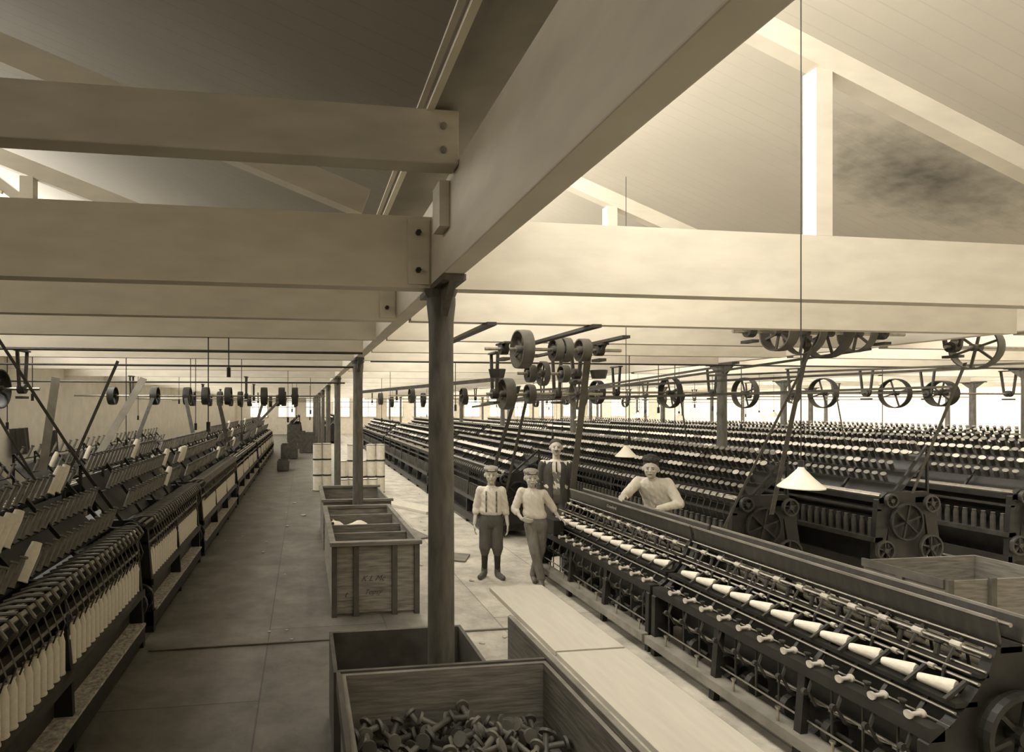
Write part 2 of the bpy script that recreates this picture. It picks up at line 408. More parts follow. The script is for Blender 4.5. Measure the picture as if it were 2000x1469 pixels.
spin_frame(-1.45,-1,.7,5.45,left=True,pitch=.085,dz=.0)
spin_frame(-1.45,-1,5.75,8.3,left=True,pitch=.09,dz=.10)
spin_frame(-1.45,-1,8.6,12.7,left=True,pitch=.10,dz=.06)
spin_frame(-1.45,-1,13.0,18.6,left=True,pitch=.14,levers=False,dz=.12)
spin_frame(-1.45,-1,19,28,left=True,pitch=.2,levers=False,dz=.10)
spin_frame(-3.3,-1,1.5,8,left=True,pitch=.2,levers=False)
spin_frame(-3.3,-1,8.4,16,left=True,pitch=.2,levers=False)
spin_frame(-1.1,1,38,44,pitch=.3,levers=False,dz=.0)
spin_frame(1.2,1,34,42,pitch=.3,levers=False,dz=.1)
for xf in (5.2,7.25,9.3,11.4,13.5,15.6):
    spin_frame(xf,1,6.3,17.4,levers=xf<6,pitch=.11 if xf<10 else .14,dz=.0 if xf<6 else .12)
    spin_frame(xf,1,17.7,30,levers=False,pitch=.2,dz=.0)
spin_frame(3.1,1,9.0,13.6,pitch=.11,dz=-.1)
spin_frame(3.1,1,14.0,22,levers=False,pitch=.15,dz=-.05)
spin_frame(3.1,1,22.5,31,levers=False,pitch=.22)

def bob_mesh(L,r1,r2,n=10,fl=1.25):
    return MB().lathe((0,0,0),(0,0,1),[(0,r1*1.1),(.012,r1*1.1),(.014,r1),(L*.75,r1),(L-.014,r2),(L-.012,r2*fl),(L,r2*fl)],n)
def rotz_to(ax):
    return V((0,0,1)).rotation_difference(V(ax).normalized()).to_euler()
def place(lst,name,meshes,mats,maxn,labels,cat,grp,rest,axisf,matf):
    vis=[b for b in lst if visible(b[0])]
    vis.sort(key=lambda b:zc(b[0][0],b[0][1]))
    srcs={}
    for b in vis[:maxn]:
        key=matf(b)
        if key not in srcs:
            o=mk(name,meshes[key],mats[key][0],smooth=True); finish(o,labels[key],cat,grp); srcs[key]=o; n=o
            o.data.materials.append(mats[key][1]); o.data.polygons[len(o.data.polygons)-1].material_index=1
        else:
            n=srcs[key].copy(); COL.objects.link(n)
        n.location=b[0]; n.rotation_euler=rotz_to(axisf(b))
    groups={}
    for b in vis[maxn:]: groups.setdefault(matf(b),[]).append(b)
    me_mb=MB(); mi=[]; ml=list(mats.keys())
    for key,bs in groups.items():
        low=meshes[key]
        for b in bs:
            M=rotz_to(axisf(b)).to_matrix(); p=V(b[0])
            me_mb.add([p+M@V(q) for q in low.v],low.f); mi+=[ml.index(key)*2]*(len(low.f)-1)+[ml.index(key)*2+1]
    if me_mb.v:
        o=mk(rest,me_mb,mats[ml[0]][0],smooth=False); o.data.materials.append(mats[ml[0]][1])
        for k in ml[1:]: o.data.materials.append(mats[k][0]); o.data.materials.append(mats[k][1])
        o.data.polygons.foreach_set('material_index',mi)
        finish(o,'massed rows of small bobbins on distant machines',cat,None,'stuff')
cm={'l':bob_mesh(.19,.019,.015,8,1.7),'lc':bob_mesh(.25,.038,.032,10,1.0),'r':bob_mesh(.15,.026,.026,8,1.3),'rc':bob_mesh(.15,.03,.032,10,1.25)}
cmat={'l':(SKEW,CREAM2),'lc':(CREAM,CREAM2),'r':(SPOOLD,CRATE),'rc':(SPOOLD,ENDM)}
def cf(b):
    (x,y,z),ax,left,r=b
    h=math.sin(x*12.9+y*78.2)*43758.5; h-=math.floor(h)
    if left: return 'lc' if ((r==1 and 3.7<y<4.0) or (r==2 and 5.0<y<5.2) or (r==2 and 7.2<y<7.4) or (r==1 and 8.9<y<9.3) or h<.03) else 'l'
    return 'rc' if (r==2 or (r==1 and h<.3)) and h<.93 else 'r'
place(creel_b,'creel_bobbin',cm,cmat,300,{'l':'thin dark skewer bobbin leaning on machine creel','lc':'fat cream yarn bobbin lying on slanted creel','r':'dark wooden bobbin tilted on creel rail','rc':'dark wooden bobbin with pale end on creel rail'},'bobbin','bobbins on the machine creels','creel_bobbin_mass',lambda b:b[1],cf)
sm={True:bob_mesh(.27,.030,.018,10),False:bob_mesh(.24,.03,.02,8)}
place(spin_b,'spinning_bobbin',sm,{True:(CREAM,CREAM2),False:(SPOOLD,CRATE)},300,{True:'cream wound yarn bobbin upright on spindle rail',False:'dark bobbin upright on spindle rail'},'bobbin','bobbins on the spindle rails','spindle_bobbin_mass',lambda b:(0,0,1),lambda b:b[1])

# ---------------- front right doubling machine ----------------
EDGEW=mat('edge_worn_wood',.2,.5,var=.3)
def half(R,d,xo,y0,y1,full):
    X=lambda t: xo+d*t
    P=lambda n,mb,mt,**k: mk(n,mb,mt,R,**k)
    P('base_ledge',MB().box(X(-.10),y0,.10,X(.04),y1,.17),EDGEW)
    P('spool_rail',MB().box(X(-.02),y0,.53,X(.07),y1,.60),IRON)
    P('dark_backing',MB().box(X(.22),y0+.06,.10,X(.25),y1-.06,.66),IRON)  # dark sheet added behind the rods to darken the machine's underside
    for (t,z,r) in ((.13,.665,.008),(.10,.60,.006),(.27,.80,.010),(.31,.86,.007),(.335,.94,.011),(.37,.99,.007),(.05,.38,.009),(.16,.3,.012),(.0,.25,.007),(.22,.86,.005)):
        P('steel_rod',MB().cyl((X(t),y0,z),(X(t),y1,z),r,n=8),STEEL,smooth=True)
    P('cone_shelf',MB().box(X(.13),y0,.69,X(.26),y1,.715),IRON)
    P('cross_rail',MB().box(X(.27),y0,.83,X(.33),y1,.85),IRON)
    n=int((y1-y0-.16)/.19)
    for i in range(n+1):
        yy=y0+.1+i*.19
        m=MB().path([(X(.0),yy,.53),(X(-.03),yy,.45),(X(.02),yy,.36),(X(.1),yy,.33)],.01,5); m.lathe((X(-.045),yy,.45),(0,1,0),[(0,.02),(.02,.02)],8)
        P('thread_lever',m,IRON2)
        m=MB().obox((X(.10),yy+.05,.60),(X(.18),yy+.05,.70),.02,.012).path([(X(.24),yy+.05,.71),(X(.26),yy+.05,.82),(X(.33),yy+.05,.93),(X(.40),yy+.05,.99)],.008,5)
        P('thread_guide',m,IRON2)
        P('rod_collar',MB().lathe((X(.335),yy+.02,.94),(0,1,0),[(0,.019),(.05,.019)],8),CREAM2)
        P('rod_collar',MB().lathe((X(.27),yy+.1,.80),(0,1,0),[(0,.017),(.03,.017)],8),CREAM2)
        P('tension_weight',MB().lathe((X(.30),yy+.12,.86),(.3,0,1),[(0,.012),(.06,.012),(.065,.02),(.08,.02)],8),IRON2)
        P('cone_bracket',MB().obox((X(.12),yy-.06,.715),(X(.25),yy-.06,.80),.015,.02),IRON2)
        P('vertical_rod',MB().cyl((X(.04),yy+.1,.17),(X(.04),yy+.1,.53),.007,n=6),IRON2)
        P('spool_pin',MB().lathe((X(.06),yy+.095,.60),(0,0,1),[(0,.012),(.03,.012),(.035,.02),(.045,.02)],8),IRON2)
        if i%2==0:
            P('foot_bolt',MB().cyl((X(-.06),yy,.17),(X(-.06),yy,.25),.008,n=6).lathe((X(-.06),yy,.25),(0,0,1),[(0,.016),(.012,.016)],8),STEEL)
        spool_pos.append((X(.02),yy,.620)); cone_pos.append((X(.19),yy+.03,.752))
spool_pos=[]; cone_pos=[]
for (y0,y1) in ((2.4,4.64),(4.68,7.0)):
    R=root('doubling_machine',(3.55,(y0+y1)/2,0),'low black yarn doubling machine with rows of spools and steel rods','textile machine')
    half(R,1,3.1,y0,y1,True); half(R,-1,4.02,y0,y1,True)
    P=lambda n,mb,mt,**k: mk(n,mb,mt,R,**k)
    VB=mat('dark_varnished_board',.035,.35,var=.3,scale=5,stretch=(1,6,1))
    P('center_board',MB().obox((3.50,(y0+y1)/2,1.00),(3.475,(y0+y1)/2,1.115),y1-y0,.015,side=(0,1,0)),VB)
    P('center_board',MB().obox((3.63,(y0+y1)/2,1.00),(3.655,(y0+y1)/2,1.115),y1-y0,.015,side=(0,1,0)),VB)
    for xx in (3.465,3.65): P('top_rail',MB().box(xx,y0,1.115,xx+.015,y1,1.13),EDGEW)
    P('steel_rod',MB().cyl((3.56,y0,1.09),(3.56,y1,1.09),.012,n=8),STEEL,smooth=True)
    P('trough_bottom',MB().box(3.50,y0,.95,3.63,y1,.99),IRON)
    n=3
    for i in range(n+1):
        yy=y0+(y1-y0-.05)*i/n
        if i in (0,n):
            m=MB().prism([(3.06,0),(3.16,0),(3.2,.25),(3.56,.3),(3.92,.25),(3.96,0),(4.06,0),(4.05,.52),(3.90,.62),(3.80,.72),(3.70,.84),(3.64,.98),(3.48,.98),(3.42,.84),(3.32,.72),(3.22,.62),(3.07,.52)],yy,yy+.05)
            e=P('end_plate',m,IRON)
            if (i==0 and y0<3) or (i==n and y0>4):
                mk('gear_wheel',MB().wheel((3.56,yy-.04 if i==0 else yy+.09,.55),(0,1,0),.22,.05,6,.03),IRON,e)
                mk('gear_wheel',MB().wheel((3.88,yy-.05 if i==0 else yy+.10,.72),(0,1,0),.17,.04,6,.025),IRON,e)
        else:
            m=MB()
            for s,b in ((1,3.06),(-1,4.06)):
                m.obox((b,yy,0),(b+s*.05,yy,.55),.05,.05); m.obox((b+s*.08,yy,.55),(b+s*.38,yy,.88),.03,.03); m.obox((b+s*.02,yy,.1),(b+s*.4,yy,.32),.04,.04)
            P('stand',m,IRON)
    yy=y0+.3
    while yy<y1-.3:
        P('underside_pulley',MB().lathe((3.2,yy,.22),(0,1,0),[(0,.08),(.04,.08)],14).cyl((3.2,yy-.1,.22),(3.2,yy+.14,.22),.015),IRON2); yy+=.3
    if y0>4:
        cu=bpy.data.curves.new('maker_lettering','FONT'); cu.body='Crawford'; cu.size=.05; cu.shear=.4; cu.extrude=.001
        to=bpy.data.objects.new('tmp_text',cu); COL.objects.link(to); bpy.context.view_layer.update()
        me=bpy.data.meshes.new_from_object(to.evaluated_get(bpy.context.evaluated_depsgraph_get())); bpy.data.objects.remove(to)
        t=bpy.data.objects.new('lettering',me); COL.objects.link(t); me.materials.clear(); me.materials.append(GILT)
        t.parent=R; ang=math.atan2(.025,.115)
        up=V((-math.sin(ang),0,math.cos(ang))); nx=V((0,-1,0)); nn=nx.cross(up)
        M=Matrix((nx,up,nn)).transposed().to_4x4(); t.matrix_local=Matrix.Translation(V((3.475,6.1,1.045))-wloc(R))@M
sp=MB().lathe((-.045,0,0),(1,0,0),[(0,.010),(.0,.022),(.012,.022),(.017,.011),(.073,.011),(.078,.022),(.09,.022),(.09,.010)],12)
o=None
for p in spool_pos:
    if not visible(p): continue
    if o is None: o=mk('small_spool',sp,CREAM2,smooth=True); finish(o,'small pale flanged spool lying on machine rail','spool','spools on the doubling machine'); n=o
    else: n=o.copy(); COL.objects.link(n)
    n.location=p
cn=MB().lathe((0,.075,0),(0,-1,0.0),[(0,.020),(.01,.024),(.14,.042),(.15,.039)],14)
o=None
for p in cone_pos:
    if not visible(p): continue
    if o is None: o=mk('yarn_cone',cn,CREAM,smooth=True); finish(o,'cream yarn cone lying on narrow shelf','yarn cone','yarn cones on the doubling machine'); n=o
    else: n=o.copy(); COL.objects.link(n)
    n.location=(p[0],p[1],p[2]+.004); n.rotation_euler=(0,0,random.uniform(-.06,.06)+.35)

# ---------------- crates ----------------
def panelbox(R,x0,y0,x1,y1,z1,t=.025,matp=CRATE,z0=.03):
    P=lambda n,mb,mt,**k: mk(n,mb,mt,R,**k)
    P('front_panel',MB().box(x0,y0,z0,x1,y0+t,z1),matp)
    P('back_panel',MB().box(x0,y1-t,z0,x1,y1,z1),matp)
    P('side_panel',MB().box(x0,y0+t,z0,x0+t,y1-t,z1),matp)
    P('side_panel',MB().box(x1-t,y0+t,z0,x1,y1-t,z1),matp)
    P('bottom_panel',MB().box(x0+t,y0+t,0.0,x1-t,y1-t,.05),matp)
b1=root('bobbin_bin',(.78,2.4,0),'open wooden bin filled with empty bobbins beside column','bin')
panelbox(b1,.20,1.6,1.37,3.06,.75)
mk('side_board',MB().box(1.375,1.5,.0,1.41,3.68,.78),CRATE,b1,bevel=.004)
mk('rim_batten',MB().box(.19,3.065,.66,1.37,3.085,.76),CRATED,b1); mk('rim_batten',MB().box(.175,1.6,.66,.198,3.06,.76),CRATED,b1)
b2=root('small_bin',(.66,3.75,0),'low dark open wooden box standing behind column','box')
panelbox(b2,.18,3.40,1.14,4.02,.60,matp=CRATED)
c3=root('slatted_crate',(.77,7,0),'large wooden crate with battened front and ink marks','crate')
panelbox(c3,.30,5.92,1.22,8.1,.74,matp=mat('crate_pale_wood',0.22,0.7,var=0.4,scale=5,stretch=(1,1,9),bump=0.25))
for x in (.29,.52,.93,1.17): mk('batten',MB().box(x,5.885,.0,x+.055,5.918,.742),CRATED,c3)
for bx in ((.27,5.87,.742,1.25,5.95,.785),(.27,5.95,.742,.335,8.12,.785),(1.19,5.95,.742,1.25,8.12,.785),(.335,8.06,.742,1.19,8.12,.785)): mk('top_rim',MB().box(*bx),CRATE,c3,bevel=.004)
for y in (6.5,6.95,7.6): mk('divider',MB().box(.33,y,.25,1.19,y+.03,.74),CRATE,c3)
def text(body,size,M,mt,name='lettering',parent=None):
    cu=bpy.data.curves.new('txt','FONT'); cu.body=body; cu.size=size; cu.extrude=.0008; cu.shear=.5
    to=bpy.data.objects.new('tmp_text',cu); COL.objects.link(to); bpy.context.view_layer.update()
    me=bpy.data.meshes.new_from_object(to.evaluated_get(bpy.context.evaluated_depsgraph_get())); bpy.data.objects.remove(to)
    t=bpy.data.objects.new(name,me); COL.objects.link(t); me.materials.clear(); me.materials.append(mt); t.parent=parent
    t.matrix_local=Matrix.Translation(-wloc(parent))@M
RX=Matrix.Rotation(math.pi/2,4,'X')
text('K L Mc',.085,Matrix.Translation((.60,5.917,.36))@RX,CHALK,parent=c3)
text('Topsy',.075,Matrix.Translation((.63,5.917,.22))@RX,CHALK,parent=c3)
text('t',.09,Matrix.Translation((.42,5.917,.2))@RX,CHALK,parent=c3)
c4=root('open_crate',(.8,9.3,0),'open wooden crate standing behind column','crate')
panelbox(c4,.30,8.65,1.35,10.2,.74,matp=CRATE)
for bx in ((.27,8.62,.742,1.38,8.69,.78),(.27,10.15,.742,1.38,10.22,.78),(.27,8.69,.742,.335,10.15,.78)): mk('top_rim',MB().box(*bx),CRATE,c4)
for (x,y,w_,l_,h_) in ((-.95,24,.7,1.2,.6),(-.2,27,.8,.9,.8),(-.8,30,.9,1.1,.9),(.0,33,.6,1.0,.7),(-1.0,35,.8,1.0,1.1),(-.9,19.5,.4,.8,.35)):
    cc=root('distant_crate',(x+w_/2,y+l_/2,0),'dark wooden crate standing in the aisle','crate',group='crates at the end of the aisle')
    panelbox(cc,x,y,x+w_,y+l_,h_,matp=CRATED)
cl=MB(); nn=12
for i in range(nn+1):
    for j in range(nn+1):
        u=i/nn; w=j/nn
        cl.v.append((.35+.45*u+.03*math.sin(w*9),6.98+.42*w+.02*math.sin(u*11),.70+.04*math.sin(u*7+w*3)+.03*math.sin(w*8-u*5)-.05*u))
for i in range(nn):
    for j in range(nn):
        a=i*(nn+1)+j; cl.f.append([a,a+nn+1,a+nn+2,a+1])
solo('cotton_cloth',cl,CREAM,'crumpled white cotton cloth draped inside crate','cloth',smooth=True)
c5=root('panelled_crate',(6.4,4.9,0),'open wooden crate with panelled sides beside spinning machines','crate')
panelbox(c5,5.75,4.35,7.1,5.1,.62)
for x in (5.74,6.2,6.65,7.05): mk('batten',MB().box(x,4.32,0,x+.06,4.348,.64),CRATED,c5)
for bx in ((5.72,4.35,0,5.748,5.1,.08),(5.72,4.35,.56,5.748,5.1,.64),(5.72,4.7,.08,5.748,4.76,.56)): mk('batten',MB().box(*bx),CRATED,c5)
eb=MB().lathe((0,0,-.075),(0,0,1),[(0,.012),(.0,.036),(.014,.036),(.018,.015),(.132,.015),(.136,.036),(.15,.036),(.15,.012)],14)
o=None
for i in range(150):
    x=random.uniform(.28,1.29); y=random.uniform(2.2,2.98); L=random.random()
    z=.40+.12*L+.05*math.sin(x*9)+.03
    if o is None: o=mk('empty_bobbin',eb,BINB,smooth=True); finish(o,'dark flanged empty wooden bobbin in heaped pile','bobbin','empty bobbins heaped in the bin'); n=o
    else: n=o.copy(); COL.objects.link(n)
    n.location=(x,y,z); n.rotation_euler=(random.uniform(.8,2.2),random.uniform(-.6,.6),random.uniform(0,6.28))
mk('false_floor',MB().box(.226,1.63,.35,1.343,3.03,.39),CRATED,b1)
def can(x,y,z):
    r=root('sliver_can',(x,y,z),'pale cylindrical can with dark rims in stacked pile','can',group='stacked pale cans beside column')
    mk('body',MB().lathe((x,y,z),(0,0,1),[(0,.118),(.41,.118)],18),DRUM,r,smooth=True)
    for dz in (.393,0): mk('rim',MB().lathe((x,y,z+dz),(0,0,1),[(0,.118),(.0,.122),(.018,.122),(.018,.118)],18,closed=True),IRON2,r)
for i in range(2):
    for k in range(3): can(.36+.245*i,14.9,.415*k)
for i in range(5):
    hh=[2,3,2,3,3][i]
    for k in range(hh): can(.98+.245*i,14.4,.415*k)
for i in range(4): can(.98+.245*i,14.0,0)

# floor boards, pipes
for (ya,yb,xa) in ((4.72,6.5,2.2),(2.9,4.69,2.2),(.9,2.87,2.2)):
    solo('floor_cover_board',MB().box(xa,ya,.0,2.86,yb,.045),BOARD,'pale flat cover board lying on floor beside machine','board',bevel=.004)
solo('loose_plank',MB().obox((1.95,8.1,.015),(2.35,7.9,.015),.40,.02),CRATE,'flat brown plank lying on floor','plank')
solo('loose_plank',MB().obox((1.65,10.6,.015),(2.0,9.2,.015),.22,.02),CRATE,'narrow brown plank lying on floor','plank')
solo('loose_plank',MB().obox((2.7,11.4,.03),(1.7,13.2,.03),.5,.05),BOARD,'pale plank lying across floor','plank')
solo('floor_pipe',MB().cyl((-1.38,5.3,.010),(2.16,5.35,.010),.009,n=10),PIPEM,'thin iron pipe running across floor','pipe',smooth=True)
solo('floor_pipe',MB().cyl((2.12,5.6,.024),(2.12,.6,.024),.022,n=10),PIPEM,'thin iron pipe laid along floor boards','pipe',smooth=True)
lr=random.Random(11)
LT=[(.05,3.25,.08),(.15,3.0,.09),(-.3,10.5,.05),(.0,11.5,.06),(2.3,6.25,.07),(1.8,7.3,.05),(1.5,8.6,.05),(2.1,6.9,.04),(-.2,13,.05),(2.45,5.9,.05)]
for i in range(26): LT.append((lr.uniform(-1.3,.2) if i%2 else lr.uniform(1.5,2.9),lr.uniform(4.5,14),lr.uniform(.015,.035)))
for (x,y,s) in LT:
    m=MB()
    for i in range(5): m.ell((x+random.uniform(-s,s)*.4,y+random.uniform(-s,s)*.4,s*.22),(s*.6,s*.5,s*.22),8,6)
    solo('lint_tuft',m,LINT,'small tuft of cotton waste on floor','lint',smooth=True,group='lint tufts on the floor')

# ---------------- overhead drives ----------------
BB=CH+.70
PULM=mat('pulley_grey_iron',.09,.5,.2,var=.3)
def hanger(R,x,y,z,top,s=.3):
    m=MB()
    m.obox((x,y-s*.45,top-.015),(x,y+s*.45,top-.015),.08,.02,side=(1,0,0))
    m.obox((x,y-s*.4,top-.02),(x,y-.07,z),.035,.025,side=(1,0,0)); m.obox((x,y+s*.4,top-.02),(x,y+.07,z),.035,.025,side=(1,0,0))
    m.lathe((x-.04,y,z),(1,0,0),[(0,.06),(.08,.06)],12); m.box(x-.04,y-.08,z-.12,x+.04,y+.08,z-.09)
    mk('hanger',m,IRON2,R)
def lineshaft(y,z,x0,x1,pul,hang,top,lab='overhead iron line shaft with spoked belt pulleys'):
    R=root('line_shaft',((x0+x1)/2,y,z),lab,'line shaft',group='overhead shafting')
    mk('shaft',MB().cyl((x0,y,z),(x1,y,z),.018,n=10),STEEL,R,smooth=True)
    for x,r,w in pul: mk('pulley',MB().wheel((x,y,z),(1,0,0),r,w,6 if r<.25 else 4,.014,28,.04),PULM if r<.25 and y<7 else IRON2,R,smooth=True)
    for x in hang: hanger(R,x,y,z,top)
for x in (1.53,2.45): solo('mounting_timber',MB().box(x-.04,4.45,BB-.03,x+.04,6.4,BB-.002),IRON2,'dark timber plank bolted under beams','timber')
solo('mounting_timber',MB().box(3.07,5.1,BB-.03,3.15,7.3,BB-.002),IRON2,'dark timber plank bolted under beams','timber')
lineshaft(5.6,2.80,1.85,3.35,[(2.25,.2,.12),(2.62,.12,.08),(2.72,.13,.08),(2.92,.12,.10)],(2.05,3.1),BB-.03)
lineshaft(6.6,2.36,2.2,3.7,[(2.45,.19,.12),(2.75,.12,.08),(3.38,.19,.07)],(2.3,3.1),BB-.03)
lineshaft(6.1,2.58,2.4,3.2,[(2.55,.1,.08),(2.7,.14,.06),(2.95,.1,.08)],(3.1,),BB-.03)
R=root('oil_drip_pan',(2.1,5.6,2.5),'pair of small iron drip pans under shaft bearings','drip pan')
for x in (1.98,3.1): mk('pan',MB().lathe((x,5.6,2.5),(0,0,1),[(0,.07),(.09,.09)],12),IRON2,R)
lineshaft(5.4,3.0,4.5,6.6,[(5.05,.2,.12),(5.35,.24,.08),(5.62,.27,.12),(6.0,.2,.08)],(4.7,6.3),CH+1.2)
lineshaft(5.3,2.86,7.0,8.6,[(7.4,.24,.09)],(7.1,),CH+1.1)
lineshaft(9.0,2.45,4.4,14,[(4.95,.2,.1),(6.3,.27,.10),(7.74,.27,.10),(9.3,.27,.10),(10.8,.27,.10),(11.8,.24,.2)],(5.3,7.1,8.7,10.2,11.5,13.3),BB)
lineshaft(14.5,2.5,2.2,20,[(x,.2,.12) for x in (2.8,4.2,7.2,10.4,14)],(3.4,6.4,9.4,12.6,15.4),BB)
lineshaft(20.5,2.5,2.2,24,[(x,.22,.14) for x in (2.8,4.4,6,10,14)],(3.4,6.4,9.4,12.6,15.4),BB)
lineshaft(28,2.45,-4,24,[(x,.26,.14) for x in (-3,-1.6,-.4,2.8,4.4,6,8,12,17)],(-2.2,3.4,6.4,9.4,12.6,15.4),BB)
lineshaft(13.2,2.45,-5,.5,[(x,.2,.14) for x in (-4.2,-3.3,-2.6,-2.2,-1.7,-.9,-.5,-.2)],(-3.8,-1.3),BB)
lineshaft(17.5,2.45,-5,.5,[(x,.22,.14) for x in (-3.3,-2.5,-1.9,-1.2,-.6)],(-3.0,-1.5),BB)
lineshaft(22.5,2.45,-5,.5,[(x,.22,.14) for x in (-3.6,-2.8,-2.1,-1.0,-.3)],(-3.2,-1.5),BB)
lineshaft(7.4,2.42,-5,-3.2,[(x,.24,.14) for x in (-4.6,-4.2,-3.7)],(-4.9,-3.4),BB)
GREYB=mat('grey_canvas_belt',.13,.7,var=.15)
def belt(p,q,w=.09,side=(1,0,0),m=LEATH):
    mb=MB().obox(p,q,w,.006,side=side); solo('drive_belt',mb,m,'flat leather drive belt stretched between pulley and machine','belt',group='leather drive belts')
belt((2.93,5.5,2.78),(3.56,7.1,1.10),.075,m=GREYB)
belt((2.55,6.45,2.45),(2.9,8.3,1.3),.05); belt((2.75,6.7,2.3),(3.3,8.9,.8),.04)
belt((5.62,5.6,3.0),(5.6,6.1,.9),.06); belt((5.35,5.2,3.0),(4.8,5.9,.8),.03)
belt((7.4,5.4,2.7),(7.7,6.2,1.1),.04)
for x in (6.3,9.3):
    belt((x,8.75,2.45),(x+.1,8.6,1.2),.025)
belt((.95,9.4,2.45),(2.45,6.7,2.55),.05,(0,0,1)); belt((2.6,8.5,2.2),(6.3,5.5,2.85),.03,(0,0,1)); belt((3.2,9.0,2.45),(8.5,6.1,2.7),.035,(0,0,1)); belt((3.4,9.2,2.3),(9.5,7.1,2.5),.035,(0,0,1))
belt((3.1,9.6,2.25),(5.2,6.6,2.7),.03,(0,0,1)); belt((5,12,2.4),(12,8.9,2.5),.04,(0,0,1)); belt((6.4,8.2,2.7),(9.2,5.6,2.75),.03,(0,0,1))
PALB=mat('pale_belt',.3,.6,var=.2)
belt((-2.9,4.9,2.9),(-2.75,5.2,1.3),.025); belt((-2.95,5.9,2.9),(-2.15,6.3,1.3),.03)
belt((-3.3,8.1,2.6),(-3.6,8.4,1.3),.11,m=PALB); belt((-2.2,8.2,2.6),(-2.75,7.6,1.3),.10,m=PALB)
belt((-2.2,7.1,2.75),(-2.9,7.5,1.4),.035,m=LEATH); belt((-3.6,6.6,2.7),(-3.0,6.9,1.3),.03)
belt((-4.2,7.3,2.3),(-4.0,7.6,1.3),.10); belt((-1.9,13,2.4),(-1.7,13.2,1.3),.08); belt((-1.2,17.3,2.4),(-1.5,17,1.3),.08)
belt((-2.6,13,2.4),(-2.3,12.6,1.3),.08); belt((-3.3,13,2.4),(-3.6,12.6,1.3),.08); belt((-.5,13.1,2.4),(-1.5,12.4,1.3),.06); belt((-2.5,17.3,2.4),(-2.2,17,1.3),.08)
rods=[(-.95,5.85,1.95),(-.75,5.85,2.5),(-.9,8.45,1.7),(-.3,11.03,1.9),(6.0,8.45,1.5),(3.9,8.45,1.7),(4.4,7.15,1.75),(5.3,11.03,1.7),(7.2,8.45,1.8),(1.7,11.03,1.4)]
rr=random.Random(3)
TY=[8.4+2.58*i+.05 for i in range(6)]
for i in range(26): rods.append((rr.uniform(1.5,14),rr.choice(TY),rr.uniform(1.5,2.2)))
for i in range(14): rods.append((rr.uniform(-4.5,.3),rr.choice(TY),rr.uniform(1.6,2.3)))
for (x,y,za) in rods:
    m=MB().cyl((x,y,za),(x,y,2.9),.006,n=6); m.lathe((x,y,za),(0,0,1),[(0,.02),(.1,.02)],8)
    solo('drop_rod',m,IRON,'thin dark rod hanging from beam with small fitting','rod',group='hanging drop rods')
for z,y in ((2.78,8.2),(2.62,9.9),(2.86,6.9)):
    solo('overhead_pipe',MB().cyl((XL,y,z),(.72,y,z),.014,n=8),IRON2,'thin iron pipe running under beams','pipe',smooth=True)
solo('overhead_pipe',MB().cyl((.9,7.6,2.82),(20,7.6,2.82),.012,n=8),IRON2,'thin iron pipe running under beams','pipe',smooth=True)
for (y,z,h,w) in ((9.2,1.5,.75,.6),(10.2,1.5,.6,.5),(11.4,1.3,.5,.7),(12.8,1.1,.6,.5)):
    m=MB(); n=10
    for i in range(n+1):
        a=y-w/2+w*i/n; dx=.05+.04*math.sin(i*1.9)
        m.v+= [(XL+dx,a,z+h),(XL+dx+.05,a+.03*math.sin(i),z)]
    for i in range(n): m.f.append([2*i,2*i+1,2*i+3,2*i+2])
    solo('hanging_coat',m,JACK,'dark coat hanging in folds on whitewashed wall','coat',group='coats hanging on the wall')
def lamp(x,y,z,r,top):
    R=root('pendant_lamp',(x,y,z),'white enamel conical pendant lamp on long cord','lamp')
    mk('lamp_shade',MB().lathe((x,y,z),(0,0,1),[(0,r),(.006,r),(.06,r*.55),(.115,r*.17),(.13,r*.12),(.112,r*.12),(.055,r*.51),(.004,r*.97)],28,closed=True),ENAM,R,smooth=True)
    mk('lamp_holder',MB().cyl((x,y,z+.115),(x,y,z+.17),.016,n=10),IRON2,R)
    mk('cord',MB().cyl((x,y,z+.17),(x,y,top),.0035,n=6),DARK,R)
    mk('bulb',MB().ell((x,y,z+.03),(.025,.025,.035)),ENAM,R,smooth=True)
lamp(3.05,3.10,1.70,.125,4.85); lamp(3.47,5.70,1.66,.112,4.7)
for (x,y) in ((5.2,10),(7.6,12),(9.8,11),(12,13),(6.9,9.6)): lamp(x,y,1.95,.14,BB+.3)

# ---------------- people ----------------
def remesh(mb,vox,smooth=4):
    me=bpy.data.meshes.new('t'); me.from_pydata([tuple(x) for x in mb.v],[],mb.f); me.update()
    ob=bpy.data.objects.new('t',me); COL.objects.link(ob)
    r=ob.modifiers.new('r','REMESH'); r.mode='VOXEL'; r.voxel_size=vox
    s=ob.modifiers.new('s','SMOOTH'); s.factor=.5; s.iterations=smooth
    bpy.context.view_layer.update()
    m2=bpy.data.meshes.new_from_object(ob.evaluated_get(bpy.context.evaluated_depsgraph_get()))
    bpy.data.objects.remove(ob); m2.polygons.foreach_set('use_smooth',[True]*len(m2.polygons)); return m2
def addpart(name,me,mt,par,label=None):
    me.name=name; me.materials.clear(); me.materials.append(mt)
    o=bpy.data.objects.new(name,me); COL.objects.link(o); o.parent=par
    if label: o['label']=label
    return o
def raw(mb):
    me=bpy.data.meshes.new('t'); me.from_pydata([tuple(x) for x in mb.v],[],mb.f); me.update(); me.polygons.foreach_set('use_smooth',[True]*len(me.polygons)); return me
